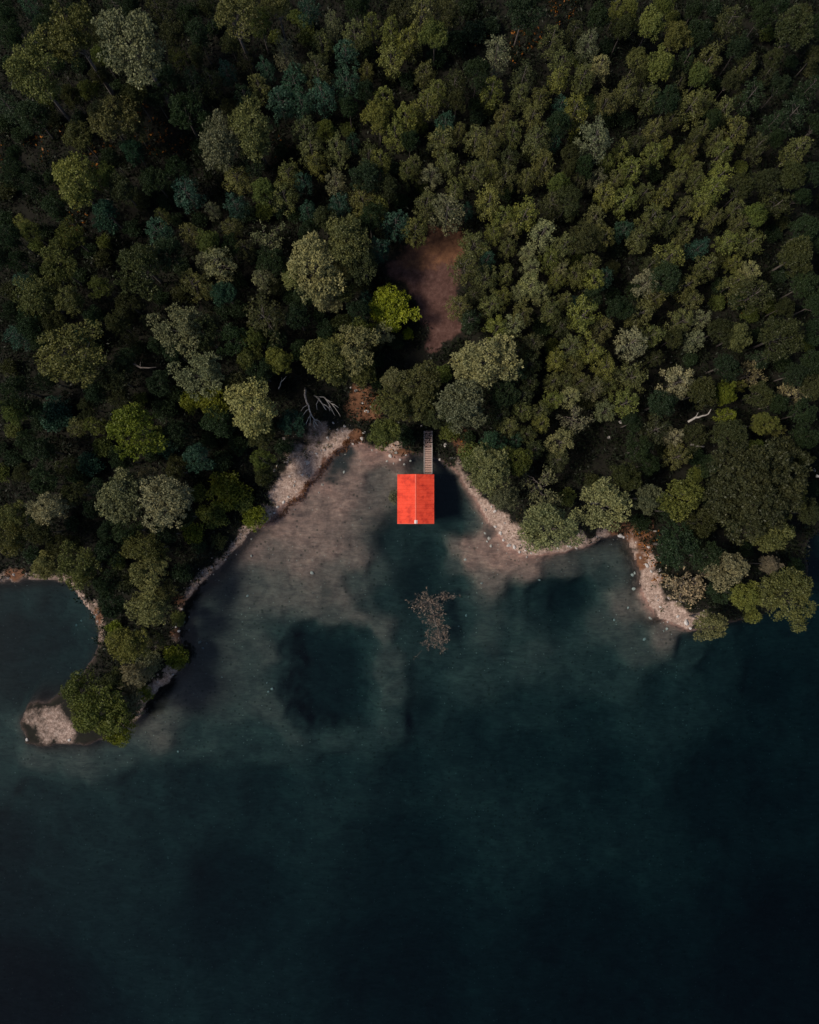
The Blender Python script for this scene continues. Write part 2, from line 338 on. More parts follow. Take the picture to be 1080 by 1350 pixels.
def clump_mesh(name, cs, ts, rad, k, L, W, g, rz=1.0, up=.35):
    """small leafy clumps: k leaves lie like scales round each centre, facing outward"""
    n_ = len(cs); rd = unit(g.normal(size=(n_*k, 3)) + np.array([0, 0, up])); rr = np.repeat(rad*g.uniform(.65, 1.35, n_), k)[:, None]
    c = np.repeat(cs, k, 0) + rd*rr*np.array([1, 1, rz])*g.uniform(.55, 1.1, (n_*k, 1))
    tg = unit(np.cross(rd, g.normal(size=rd.shape))); d = unit(tg + rd*.55 + np.array([0, 0, .25]) + g.normal(size=rd.shape)*.22)
    s_ = unit(np.cross(rd, d)); Lk = L*g.uniform(.65, 1.35, (n_*k, 1)); Wk = W*g.uniform(.7, 1.3, (n_*k, 1)); mid = c + d*Lk*.5
    v = np.stack([c, mid + s_*Wk*.5, c + d*Lk, mid - s_*Wk*.5], 1).reshape(-1, 3); f = np.arange(4*n_*k).reshape(-1, 4)
    t = np.repeat(np.clip(np.repeat(ts, k) + g.normal(size=n_*k)*.10, 0, 1), 4)
    return mesh_np(name, v, f, [M_leaf], False, {'tint': t})
def sphere_dirs(k, g, zmin=-.35):
    i = np.arange(k)+.5; z = 1-(1-zmin)*i/k; ph = i*2.399963 + g.uniform(0, 6.28); r = np.sqrt(np.maximum(0, 1-z*z))
    return unit(np.stack([r*np.cos(ph), r*np.sin(ph), z], 1) + g.normal(size=(k, 3))*.12)

def limb_tree(g, r, zc0, ht, tips, rad):
    """a bent tapered trunk with limbs running to the lobes"""
    mb = MB(); top = zc0 + (ht-zc0)*.55; k = 6; pts = []; bx, by = g.normal(0, .25, 2)
    for i in range(k+1):
        t = i/k; pts.append((bx*math.sin(t*2.6)*t, by*math.sin(t*2.2)*t, top*t - .4*(i == 0)))
    mb.tube(pts, [rad*(1-.75*i/k)*(1.25 if i == 0 else 1) for i in range(k+1)], 8)
    for tp in tips:
        z0 = zc0*g.uniform(.8, 1.1); t = min(z0/top, .95); i = min(int(t*k), k-1); p0 = Vector(pts[i]).lerp(Vector(pts[i+1]), t*k-i)
        p3 = Vector(tp); mid = p0.lerp(p3, .5) + Vector((g.normal(0, .25), g.normal(0, .25), -.25*abs(p3.z-p0.z)*.5))
        mb.tube([p0, p0.lerp(mid, .6), mid, mid.lerp(p3, .6), p3], [rad*.42, rad*.34, rad*.25, rad*.15, rad*.05], 5)
    return mb

def round_tree(seed, r, ht, zc0, nl, tufts, k, L, W, flat=.75):
    g = np.random.default_rng(seed); cs = []; ns = []; ts = []; tips = []
    zc = (ht + zc0)/2; hz = (ht - zc0)/2
    dirs = unit(sphere_dirs(nl, g, -.3) + g.normal(0, .22, (nl, 3)))
    # lopsided outline: two or three bulges
    ph = g.uniform(0, 6.28); ecc = g.uniform(.12, .3)
    for d in dirs:
        az = math.atan2(d[1], d[0]); R_ = r*(1 + ecc*math.cos(az-ph) + .1*math.cos(3*az+2*ph))
        lr = r*g.uniform(.22, .38); q_ = g.uniform(.66, 1.2); c = np.array([d[0]*(R_-lr*.7)*q_, d[1]*(R_-lr*.7)*q_, zc + d[2]*(hz-lr*.6)*q_]); tips.append(c)
        nt_ = max(8, int(tufts*(lr/(r*.38))**2)); dd = sphere_dirs(nt_, g, -.45); lt = g.normal(.5, .10)
        q = c + dd*lr*np.array([1, 1, flat])*g.uniform(.82, 1.05, (nt_, 1))
        cs.append(q); ns.append(unit(dd + np.array([0, 0, .35]))); ts.append(lt + g.normal(size=nt_)*.13)
    crown = clump_mesh('crown', np.concatenate(cs), np.concatenate(ts), .30, k, L, W, g)
    trunk = limb_tree(g, r, zc0, ht, tips[::2], .05 + ht*.016).mesh('trunk', M_bark, True)
    return crown, trunk
def young_pine(seed, r, ht, zc0, k=48, L=.21, W=.11):
    """whorls of branches, each carrying separate upright needle clumps"""
    g = np.random.default_rng(seed); cs = []; ts = []; tips = []; lean = g.normal(0, .12, 2)
    nlev = 5
    for i in range(nlev):
        t = (i+.15)/nlev; z = zc0 + (ht-.7-zc0)*t; rr = r*math.sqrt(max(0, 1-t**1.5))*(.8+.2*min(1, t*3)); nb_ = int(round(8 - 3.8*t)); off = g.uniform(0, 6.28)
        for b_ in range(nb_):
            az = off + 6.283*b_/nb_ + g.normal(0, .2); R_ = rr*g.uniform(.66, 1.12); lt = g.normal(.5, .15)
            q = np.array([R_*math.cos(az)+lean[0]*t, R_*math.sin(az)+lean[1]*t, z + .3*R_ + g.normal(0, .28)])
            cs.append(q); ts.append(lt); tips.append(q)
            if i < 3 and g.random() < .55:
                q2 = np.array([R_*.55*math.cos(az+.35), R_*.55*math.sin(az+.35), z + .25*R_]); cs.append(q2); ts.append(lt)
    cs.append(np.array([lean[0], lean[1], ht-.5])); ts.append(.55)
    crown = clump_mesh('crown', np.array(cs), np.array(ts), .30, k, L, W, g, 1.6, .45)
    mb = MB(); mb.tube([(0,0,-.4), (lean[0]*.3, lean[1]*.3, ht*.5), (lean[0], lean[1], ht-.7)], [.12, .08, .02], 7)
    for tp in tips[::2]: mb.tube([(lean[0]*.6, lean[1]*.6, max(tp[2]-.5, .4)), tuple(tp)], [.028, .010], 4)
    return crown, mb.mesh('trunk', M_bark, True)
def branchy(g, mb, p, d, L, rad, lev, tips, droop=.0):
    pts = [Vector(p)]; dv = Vector(d).normalized(); k = 4
    for i in range(k):
        dv = (dv + Vector(g.normal(0, .28, 3)) + Vector((0,0,.08-droop))).normalized(); pts.append(pts[-1] + dv*L/k)
    mb.tube(pts, [rad*(1-.55*i/k) for i in range(k+1)], 5)
    if lev == 0: tips.append((pts[-1], dv)); tips.append((pts[2], dv)); return
    for i in range(3 if lev > 1 else 3):
        q = pts[2 + (i % 3)] ; nd = (dv + Vector(g.normal(0, .65, 3)) + Vector((0,0,.1))).normalized()
        branchy(g, mb, q, nd, L*g.uniform(.55, .75), rad*.5, lev-1, tips, droop)
def sparse_tree(seed, r, ht, k=5, bark=None):
    """half-bare crown of contorted branches with thin scattered tufts"""
    g = np.random.default_rng(seed); mb = MB(); tips = []
    mb.tube([(0,0,-.4), (.1,.05,ht*.25), (.15,.1,ht*.45)], [.24, .19, .15], 7)
    for i in range(7):
        az = 6.283*i/7 + g.normal(0, .3)
        branchy(g, mb, (.15,.1,ht*g.uniform(.35,.45)), (math.cos(az), math.sin(az), .75), r*.62, .09, 2, tips)
    P = np.array([t[0] for t in tips]); P[:, :2] *= (r/np.quantile(np.hypot(P[:,0], P[:,1]), .96)); D = np.array([t[1] for t in tips])
    keep = g.random(len(P)) < .8; P = P[keep]; D = D[keep]
    cs = np.concatenate([P, P + g.normal(0, .22, P.shape)]); ns = unit(np.concatenate([D, D]) + np.array([0,0,.5]))
    crown = tuft_mesh('crown', cs, ns, g.normal(.5, .16, len(cs)), k, .34, .15, .8, g, .1)
    return crown, mb.mesh('trunk', bark or M_bark, True)
def shrub(seed, r, ht, nl=9, tufts=14, k=22, L=.24, W=.12):
    g = np.random.default_rng(seed); cs = []; ns = []; ts = []; mb = MB()
    for i in range(nl):
        az = 2.4*i; rr = r*math.sqrt((i+.3)/nl)*.68; c = np.array([rr*math.cos(az), rr*math.sin(az), ht*(.62-.3*(rr/r)**2)]); lr = r*g.uniform(.32, .45)
        dd = sphere_dirs(tufts, g, -.2); cs.append(c + dd*lr*g.uniform(.75, 1.1, (tufts, 1))); ns.append(unit(dd*.8 + np.array([0,0,.6]))); ts.append(g.normal(.5, .1) + g.normal(size=tufts)*.14)
        mb.tube([(g.normal(0,.08), g.normal(0,.08), -.3), tuple(c*np.array([.5,.5,.6])), tuple(c)], [.05, .035, .015], 5)
    return clump_mesh('crown', np.concatenate(cs), np.concatenate(ts), .22, k, L, W, g), mb.mesh('stems', M_bark, True)

# kinds: list of (crown mesh, trunk mesh), reference radius, reference height, crown centre height, crown depth
KIND = {}
def kind(key, vs, r, ht, zc, depth, name, cat, trunk='trunk'): KIND[key] = dict(v=vs, r=r, ht=ht, zc=zc, dep=depth, name=name, cat=cat, trunk=trunk)
kind('R', [round_tree(100+i, 3.2, 12, 6.5, 22+i % 3*3, 15, 34, .27, .15) for i in range(5)], 3.2, 12, 10.0, 4.5, 'round_crowned_tree', 'tree')
kind('L', [round_tree(140+i, 5.4, 14, 6.5, 38, 34, 34, .30, .17) for i in range(3)], 5.4, 14, 11.0, 6, 'spreading_tree', 'tree')
kind('T', [round_tree(120+i, 3.2, 18.5, 12, 22+2*i, 15, 34, .27, .15) for i in range(3)], 3.2, 18.5, 15.8, 5, 'tall_pine', 'pine')
kind('N', [round_tree(160+i, 2.8, 8, 2.6, 28, 15, 30, .24, .17, .9) for i in range(1)], 2.8, 8, 6.5, 4.5, 'bright_round_tree', 'tree')
kind('Y', [young_pine(200+i, 1.75, 8.2+.3*i, 3.4) for i in range(6)], 1.75, 8.5, 6.6, 3.8, 'young_pine', 'pine')
kind('S', [sparse_tree(300+i, 2.4, 7.5) for i in range(3)], 2.4, 7.5, 5.5, 3, 'sparse_tree', 'tree')
kind('B', [shrub(400+i, 1.7, 2.6) for i in range(4)], 1.7, 2.6, 1.7, 1.2, 'shrub', 'shrub', 'stems')

PAL = {'o': ((.100,.090,.034), 'olive'), 'p': ((.205,.178,.086), 'pale-olive'), 'g': ((.135,.122,.072), 'grey-olive'), 'y': ((.140,.128,.036), 'yellow-olive'),
       't': ((.032,.060,.042), 'blue-green'), 'd': ((.050,.049,.022), 'dark-olive'), 'k': ((.026,.037,.019), 'dark-green'), 'n': ((.225,.178,.11), 'tan'),
       'v': ((.125,.125,.018), 'yellow-green'), 'b': ((.235,.215,.020), 'vivid-green'), 'r': ((.25,.175,.14), 'pinkish-grey'), 'e': ((.092,.096,.028), 'mid-green')}

TREES = """95 48 54 70 T o|tall dark olive pine with a thin bare trunk, near the top left corner
40 98 58 68 T o|tall olive pine with its trunk slanting down to the right, nearest the left edge
178 55 70 80 T g|widest tall pine at the top left, long pale bare trunk below its crown
308 18 62 50 T o|tall pine at the top edge with a forked white trunk
365 8 40 34 T o|tall pine at the top edge with a reddish straight trunk
228 45 28 50 R d
232 68 24 24 Y y
218 100 35 40 R k
140 155 60 62 R o
105 180 38 44 R o
174 165 30 44 R d
175 195 32 30 R t
145 207 30 30 R k
100 245 58 60 R y|yellowish tree with a small blue-green tree tucked against its lower right
255 105 30 35 Y k
240 145 42 48 R k
20 225 35 35 R k
35 5 25 25 Y t
68 8 30 30 R k
150 5 30 30 Y k
205 6 28 28 Y d
75 85 26 26 R k
40 150 46 42 R k
10 140 32 32 Y k
405 8 30 30 Y t
438 27 24 30 Y g
425 55 28 30 Y o
467 45 32 34 Y o
490 32 22 24 Y y
515 42 26 30 Y y
515 72 32 34 Y y
537 48 22 40 Y y
455 68 30 30 Y t
418 90 34 36 Y d
375 70 24 34 Y g
350 88 24 26 Y t
387 102 34 40 Y t
340 112 26 34 Y o
320 125 28 30 Y k
368 132 30 36 Y t
397 137 28 30 Y t
425 122 32 36 Y t
457 105 34 40 Y t
483 92 20 22 Y o
322 74 20 26 Y d
297 92 24 26 Y t
278 105 26 34 Y d
290 190 42 70 R g|grey-olive half of the close pair of tall rounded trees, upper left
335 177 46 76 R o|olive half of the close pair of tall rounded trees, upper left
312 232 40 30 Y o
402 172 34 36 Y d
410 195 34 34 Y o
418 216 26 26 Y y
446 195 28 36 Y o
465 186 22 22 Y t
485 202 22 36 Y d
500 210 26 28 Y y
505 128 28 26 Y y
500 157 34 40 R y
522 174 28 32 Y y
534 150 24 38 Y y
380 226 30 32 Y o
398 238 24 24 Y t
443 238 26 28 Y g
537 226 20 30 Y o
558 20 38 36 Y o
545 52 24 36 Y o
560 92 24 28 Y o
600 106 28 30 Y d
578 118 26 26 Y y
563 133 32 32 Y y
545 152 18 30 Y y
588 158 22 30 Y t
582 181 34 34 Y o
606 171 18 18 Y o
650 115 28 30 Y y|yellowish young pine on its own below the grey pine and red bracken, top centre
655 70 30 38 Y g
690 10 48 44 R k
600 55 34 30 B k
575 75 28 28 B k
625 40 34 32 B k
730 48 34 30 Y o
757 43 26 26 Y d
775 58 28 34 Y g
742 75 30 32 Y o
738 100 28 24 Y y
792 86 24 30 Y p
770 99 26 34 Y o
690 100 30 30 Y d
685 126 26 26 Y o
712 126 28 30 Y o
740 136 22 22 Y t
665 150 24 26 Y o
703 151 24 32 Y o
758 146 28 42 Y y
787 180 40 46 Y g
800 131 30 30 Y o
710 181 34 38 Y o
628 181 30 30 Y o
655 176 24 24 Y o
676 176 18 34 Y o
645 196 24 30 Y o
671 206 24 32 Y d
590 210 26 32 Y o
568 229 30 24 Y g
546 216 18 24 Y o
625 226 28 34 Y o
648 222 20 26 Y y
668 229 26 36 Y o
718 215 26 42 Y o
733 186 18 18 Y t
752 200 26 26 R d
752 222 22 22 R d
695 236 22 24 Y o
790 233 26 26 Y g
802 212 22 22 Y y
764 240 20 22 Y d
830 12 30 28 R y
822 36 30 38 R d
858 30 34 42 R y
890 46 34 42 R o
840 76 30 34 R o
873 86 32 42 R y
850 102 24 24 R d
812 14 20 24 Y y
905 80 24 30 Y k
937 76 34 44 Y o
828 116 34 34 Y o
858 128 24 34 Y o
895 110 22 26 Y d
962 30 36 40 Y d
1045 40 44 54 R d
1005 20 34 34 R k
985 85 26 34 Y d
1016 92 22 26 Y d
962 106 26 26 R d
990 126 30 36 Y k
910 140 36 38 Y o
932 128 26 30 Y o
956 142 26 32 Y o
976 126 18 20 Y d
886 156 22 24 Y d
1045 150 36 40 Y k
1068 115 28 30 Y k
975 168 30 38 Y o
945 181 20 28 Y o
955 196 26 32 Y y
926 170 22 24 Y o
916 184 20 22 Y d
862 170 24 26 Y o
840 186 22 24 Y d
820 195 22 24 Y y
862 202 24 34 Y y
880 190 18 20 Y y
894 202 16 18 Y y
912 199 18 20 Y o
904 211 20 20 Y y
919 219 18 20 Y o
833 223 30 32 Y y
812 236 22 26 Y o
1000 192 30 30 Y d
1050 196 34 30 Y o
1010 236 46 28 R d
895 231 24 22 Y o
920 236 22 24 Y o
950 231 28 30 Y y
1070 225 30 30 R k
1020 160 26 28 Y k
138 278 32 46 R t|blue-green tree snug against the lower right of a yellowish olive tree, upper left
25 290 20 20 Y y
245 252 36 38 Y t
207 303 30 32 Y t
214 284 18 18 Y o
185 346 60 62 R d
135 341 26 22 B d
132 376 32 28 R e
75 352 46 48 R o
50 392 52 54 R o
92 396 38 48 R o
70 425 38 34 R d
92 474 84 64 R o|wide olive tree near the left edge, halfway down the left woods
165 398 34 28 R d
155 426 36 30 R d
192 421 18 18 Y d
168 445 20 20 Y d
240 433 58 56 R g|largest pale grey rounded tree left of the dark shrubby gap, halfway down the left woods
268 442 38 46 R d
250 306 26 28 Y o
256 372 34 38 Y o
268 343 20 28 Y g
205 456 24 24 R k
20 442 30 30 Y t
105 438 20 20 Y t
25 340 30 30 R k
28 370 24 24 Y t
285 346 36 42 Y g
350 310 42 48 S g
310 270 26 28 Y t
304 296 26 24 Y o
322 326 24 24 Y d
372 256 32 34 Y o
405 276 20 28 Y t
280 276 18 20 Y g
410 342 58 84 R p|large pale tree rising in front of the olive crowns left of the clearing
458 318 52 60 R o|dark olive tree just right of the large pale tree, left of the clearing
480 345 34 50 R d
452 354 36 28 R p
388 365 30 32 R p
428 396 40 28 R p
452 384 40 28 R d
478 262 34 40 Y o
447 266 22 34 Y t
500 270 20 30 Y y
522 292 34 32 Y t
500 326 26 28 Y t
510 408 52 58 N b|round bright yellow-green tree at the left edge of the brown clearing
506 436 26 22 Y p
481 391 18 18 Y t
345 366 24 30 Y g
296 386 34 32 R t
275 382 18 20 Y p
350 416 42 54 Y d
278 426 28 28 R g
325 474 32 34 R e
428 472 56 56 R o|olive tree standing over the bare white branches by the beach
464 464 46 58 R p|pale tree between the bright yellow-green tree and the bare white branches
452 426 34 26 R d
480 490 34 34 R o
446 494 40 28 R o
366 475 34 34 R y
538 440 16 16 B b
548 300 26 34 Y o
590 278 34 42 Y g
562 266 30 30 Y o
601 246 20 30 Y o
645 262 28 42 Y y
615 276 18 20 Y t
665 285 28 26 Y y
692 281 30 34 Y y
715 305 30 34 Y p
625 319 36 32 Y o
652 305 22 26 Y y
673 301 24 22 Y p
670 326 22 24 Y o
745 325 30 30 Y o
727 270 26 30 Y d
752 260 32 38 R d
785 286 28 34 Y o
800 256 26 34 Y y
797 311 26 30 Y o
612 351 30 36 Y o
642 341 20 22 Y t
640 366 34 34 Y o
697 331 22 22 Y p
668 360 20 26 Y o
700 353 24 24 Y p
725 341 20 32 Y y
741 356 20 20 Y p
734 370 22 22 Y y
760 362 26 30 Y o
778 346 26 30 Y o
783 367 26 30 Y y
798 366 18 26 Y t
605 401 26 30 Y o
625 386 20 24 Y d
620 421 24 30 Y k
648 402 28 28 Y o
663 391 24 24 Y y
700 376 26 30 Y p
713 387 24 24 Y p
690 411 30 26 Y o
728 408 26 30 Y o
655 430 30 26 Y y
678 428 28 26 Y p
770 415 34 46 Y y
795 431 24 32 Y o
742 428 24 26 Y d
705 451 26 26 Y d
682 462 24 22 Y d
755 456 26 30 Y o
780 462 32 26 Y y
745 396 20 20 Y o
761 396 16 16 Y t
685 385 20 22 Y p
825 262 28 38 Y y
850 254 24 26 Y o
875 256 30 26 Y y
940 252 34 32 Y y
980 248 42 30 R d
1026 266 40 34 Y d
905 269 20 24 Y o
925 271 22 32 Y y
860 286 30 30 Y o
885 291 22 30 Y d
825 301 24 28 Y t
845 312 26 36 Y o
905 306 24 30 Y o
942 286 22 26 Y o
970 276 22 30 Y o
975 296 22 22 Y o
962 316 28 30 Y y
992 316 28 42 Y o
885 336 34 38 Y y
860 346 24 24 Y d
921 326 26 24 Y t
930 352 28 30 Y o
970 346 24 22 Y y
992 356 24 32 Y p
970 371 28 26 Y o
855 371 32 30 Y n
866 391 26 26 Y o
905 375 28 28 Y o
916 392 26 24 Y o
845 411 38 30 Y o
900 421 28 34 Y o
926 421 26 24 Y g
950 433 34 32 R d
972 442 30 38 R o
1000 386 50 38 Y d
1050 336 46 48 R d
1060 376 42 34 R k
836 450 34 38 Y n|pale tan feathery young pine, largest tan one in the dense stand at right
861 441 26 30 Y o
916 449 26 24 Y g
866 471 22 22 Y d
1032 440 56 48 R d
1005 472 26 24 Y k
1065 300 34 40 R k
20 512 44 42 R k
75 546 48 44 B t
115 536 24 28 R d
98 562 22 26 Y o
122 560 22 24 Y e
172 560 70 58 R v|wide loose yellow-green tree in the middle of the left woods
216 540 38 26 B k
268 492 58 52 R g
252 530 30 30 B v
280 532 40 42 B v
135 590 26 30 B e
118 612 34 32 B t
103 628 28 28 B k
85 616 24 24 Y d
220 591 26 26 B t
258 599 40 32 R t
158 658 50 70 R g
193 628 24 20 R n
222 656 62 54 R n|tan grey rounded tree, right one of two side by side, left of the pink beach
262 650 20 28 B e
68 667 48 38 R n|small tan tree standing alone close to the left edge
16 682 40 42 R o
15 712 48 38 R o
30 622 30 26 R d
125 642 22 22 Y k
197 724 56 38 R o
255 702 28 32 B v
268 676 20 22 B e
100 717 24 22 R d
142 702 30 30 R k
334 546 64 60 R p|pale olive tree beside the dark gap, left of the bare white branches
345 572 40 30 R d
300 645 58 48 B v|large yellow-green bush just left of the pink gravel beach
290 610 34 30 B k
335 682 38 28 B v
320 660 34 30 B e
285 680 34 34 B e
382 556 32 30 R t
375 590 26 24 B k
520 500 34 30 R g
524 536 46 38 R o
508 570 38 38 R e
535 575 24 26 B k
560 506 44 48 R o
552 532 38 34 R o
630 479 78 62 R p|wide flat-topped pale olive tree below the clearing
608 532 64 54 R g|pale grey rounded tree hiding the landward end of the footbridge
572 548 36 28 R d
592 570 28 24 B e
648 620 50 54 R p|pale rounded tree on the shore right of the footbridge
660 656 32 34 R g
622 602 32 40 B e
699 602 14 12 B r|small pink flowering bush among dark young pines right of the footbridge
715 640 52 52 S g|half-bare tree with contorted grey branches behind the pale right beach
760 550 38 36 S n|pale half-bare tan tree at the edge of the dark gap, right woods
752 522 24 24 Y p
742 582 34 32 Y p
660 546 26 26 Y d
690 541 24 24 Y o
712 541 24 24 Y o
730 526 22 24 Y y
670 562 24 24 Y o
695 571 22 22 Y o
715 557 22 22 Y y
648 584 30 28 R t
680 581 20 20 Y t
705 592 22 22 Y d
735 606 26 26 Y d
700 476 26 28 Y d
735 474 26 26 Y y
757 482 24 26 Y o
767 501 24 24 Y o
782 512 26 26 Y g
800 482 26 32 Y y
803 507 24 24 Y o
730 502 22 22 Y o
700 503 24 26 Y d
690 521 24 24 Y d
747 502 20 20 Y o
680 492 26 28 Y k
800 540 26 26 Y g
835 495 36 38 Y o
896 501 38 38 Y n
825 531 30 36 Y e
866 566 34 36 Y d
888 576 24 22 Y n
895 602 34 28 Y o
916 572 30 34 R d
996 492 44 34 S n
956 520 30 32 R v
975 510 18 18 Y y
960 546 24 18 Y v
1050 521 46 38 S n
1006 557 36 28 R y
965 570 48 34 R d
1026 566 18 18 Y o
985 645 112 110 L d|largest tree of all, huge dark crown at the right edge above the dry pinkish bush
1060 545 34 34 R k
1062 580 34 30 R k
1055 610 30 30 R d
905 651 60 42 R y|wide yellowish tree left of the huge dark crown
856 656 32 40 R g
800 662 62 56 R p|pale olive tree above the small beach with red soil, right of the bay
718 693 68 52 R p|pale rounded tree on the right beach, lowest by the water
1045 652 34 38 R o
1018 705 70 44 R o
1066 676 30 38 R d
888 720 46 56 R k
845 690 26 26 B k
908 772 62 56 S r|dry pinkish grey bush on the gravel point at right
966 748 54 42 R n
982 786 42 38 R y
938 822 46 32 R p|low pale tree at the tip of the right point, overhanging the water
1040 780 66 66 R o|broad olive tree at the right end of the point, beside dark water
1015 746 26 26 R r
992 812 28 20 B y
60 747 36 38 R p
106 750 48 54 R o
190 757 46 40 R p
198 802 52 40 R p|pale rounded tree midway along the left spit
216 784 30 28 R o
166 850 52 48 R y|yellowish olive tree on the neck of the left spit
202 850 30 24 S o
232 866 36 32 B v
176 890 42 32 R n
197 876 38 30 B g
136 938 70 62 R e|biggest green tree near the tip of the left spit, beside the tan gravel
104 908 46 50 R e|green tree on the lagoon side of the left spit, left of its biggest green tree
152 962 46 40 R v|yellow-green low tree at the bottom of the left spit, overhanging the lake
170 930 40 40 R g|grey-green tree on the lake side of the left spit, right of its biggest green tree
112 950 40 40 R e|green tree right behind the bare gravel at the spit tip
150 900 36 36 R d
190 915 26 24 B v
148 800 34 36 R k
140 770 34 34 R k
240 755 30 26 B k
150 830 24 24 B v
235 815 18 24 B e
519 655 10 24 B g|small greyish bush growing out of the water against the left wall of the boathouse"""

LAND = [('the boathouse', 548, 658), ('the clearing', 575, 380), ('the vivid-green ball', 510, 408), ('the dead branches', 425, 540),
        ('the pink beach', 410, 615), ('the twin trees', 312, 185), ('the orange bracken', 208, 185), ('the lagoon', 60, 840), ('the huge crown', 985, 645), ('the dry bush', 908, 772),
        ('the kinked log', 902, 555), ('the grey log', 215, 497), ('the contorted tree', 715, 640), ('the tan pine', 836, 450), ('the red bracken', 735, 20), ('the top-left corner', 0, 0), ('the top-right corner', 1080, 0),
        ('the forked trunk', 320, 45), ('the right edge', 1080, 330), ('the left edge', 0, 420), ('the small tan tree', 68, 667)]
rows = []
for ln in TREES.strip().split('\n'):
    head, _, lab = ln.partition('|'); t = head.split(); rows.append((*map(float, t[:4]), t[4], t[5], lab.strip()))
# darker, lower trees that fill the gaps between the crowns
gf = np.random.default_rng(99); tries = 0; SHP = np.array(SHORE, float)
def inside(px, py):
    c = False
    for (x0, y0), (x1, y1) in zip(SHP, np.roll(SHP, -1, 0)):
        if (y0 > py) != (y1 > py) and px < (x1-x0)*(py-y0)/(y1-y0)+x0: c = not c
    return c
OPEN = BEACH + CLEAR + [(790,580,34),(905,545,18),(470,530,26),(205,180,30),(735,20,26),(685,70,22),(60,200,18),(418,540,40),(375,510,14)]
while tries < 4000:
    tries += 1; qx, qy = gf.uniform(0, 1080), gf.uniform(0, 800); d_ = gf.uniform(20, 40)
    if not inside(qx, qy + 22) or not inside(qx-14, qy) or not inside(qx+14, qy): continue
    if any(math.hypot(qx-o_[0], qy-o_[1]) < o_[2]+d_*.45 for o_ in OPEN): continue
    if any(math.hypot(qx-q[0], qy-q[1]) < .37*(d_ + math.sqrt(q[2]*q[3])) for q in rows): continue
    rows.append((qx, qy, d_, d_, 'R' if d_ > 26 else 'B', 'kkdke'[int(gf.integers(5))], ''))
FORM = {'R': 'rounded tree', 'L': 'huge tree', 'T': 'tall pine', 'N': 'round tree', 'Y': 'young pine', 'S': 'half-bare tree', 'B': 'bush'}
def direction(dx, dy):
    if abs(dx) > 2.2*abs(dy): return 'right of' if dx > 0 else 'left of'
    if abs(dy) > 2.2*abs(dx): return 'below' if dy > 0 else 'above'
    return ('below' if dy > 0 else 'above') + ('-right of' if dx > 0 else '-left of')
def size_word(r):
    w_, h_, k_ = r[2], r[3], r[4]; s_ = math.sqrt(w_*h_)
    if k_ == 'Y': return 'slim' if s_ < 21 else ('' if s_ < 27 else ('stout' if s_ < 33 else 'large'))
    return 'small' if s_ < 27 else ('' if s_ < 38 else ('broad' if s_ < 48 else 'large'))
def land_of(r, k=0): return sorted(LAND, key=lambda q: math.hypot(r[0]-q[1], r[1]-q[2]))[k]
def auto(r, level):
    c = PAL[r[5]][1]; ld = land_of(r); s_ = ' '.join(x for x in (size_word(r), c, FORM[r[4]]) if x)
    lab = f'{s_} {direction(r[0]-ld[1], r[1]-ld[2])} {ld[0]}'
    if level:
        o_ = sorted((q for q in rows if q is not r), key=lambda q: math.hypot(r[0]-q[0], r[1]-q[1])); q = o_[level-1]
        lab += f', {direction(r[0]-q[0], r[1]-q[1])} a {PAL[q[5]][1]} {"bush" if q[4] == "B" else ("pine" if q[4] in "YT" else "tree")}'
    return lab
labels = [r[6] or auto(r, 0) for r in rows]
for level in (1, 2, 3, 4):
    from collections import Counter
    cnt = Counter(labels)
    labels = [auto(r, level) if (not r[6] and cnt[lb] > 1) else lb for r, lb in zip(rows, labels)]
GROUP = {'R': 'rounded trees of the wood', 'T': 'tall pines at the top left', 'Y': 'young pines packed in the wood', 'S': 'half-bare trees', 'B': 'bushes along the shore and in the gaps', 'L': 'spreading trees on the points', 'N': None}

def ground_at(x, y): return float(ground_z(np.array([x]), np.array([y]))[0])
protos = {}
for i, (r, lab) in enumerate(zip(rows, labels)):
    px, py, pw, ph, kk, cc, _ = r; K = KIND[kk]; g = np.random.default_rng(1000+i)
    wm, hm = pw*S*.95, ph*S*.95
    dx, dy = (px-540)*S, (675-py)*S
    rad = max(.6, (max(.7*wm, wm - K['dep']*.4*abs(dx)/H) * max(.7*hm, hm - K['dep']*.4*abs(dy)/H))**.5/2)*(1.3 if kk == 'Y' else 1.12)
    sxy = rad/K['r']; sz = sxy**.45 if kk not in 'B' else sxy**.8
    sz *= g.uniform(.93, 1.07)*(.72 if kk == 'N' else 1); zc = K['zc']*sz
    bx, by, _z = PX(px, py, zc); gz = ground_at(bx, by)
    bx, by, _z = PX(px, py, zc + max(gz, -.5)); gz = max(ground_at(bx, by), -.5)
    vi = i % len(K['v']) if kk in 'YRB' else int(g.integers(len(K['v']))); cm, tm = K['v'][vi]
    asp = (wm/hm)**.25
    if (kk, vi) not in protos:
        root = empty(K['name'], (bx, by, gz)); crown = link('crown', cm, root); trunk = link(K['trunk'], tm, root); protos[(kk, vi)] = (root, crown, trunk)
    else:
        p0, c0, t0 = protos[(kk, vi)]
        root = p0.copy(); COL.objects.link(root); crown = c0.copy(); COL.objects.link(crown); crown.parent = root; trunk = t0.copy(); COL.objects.link(trunk); trunk.parent = root
    root.location = (bx, by, gz); root.rotation_euler = (0, 0, 0); root.scale = (sxy*asp, sxy/asp, sz)
    rot = g.uniform(0, 6.28); crown.rotation_euler = (0, 0, rot); trunk.rotation_euler = (0, 0, rot)
    c = np.array(PAL[cc][0])*g.uniform(.9, 1.3)*np.array([g.uniform(.84, .97), 1.04, g.uniform(.78, 1.0)])
    crown.color = (*c, 1)
    tag(root, lab, K['cat'], GROUP[kk])

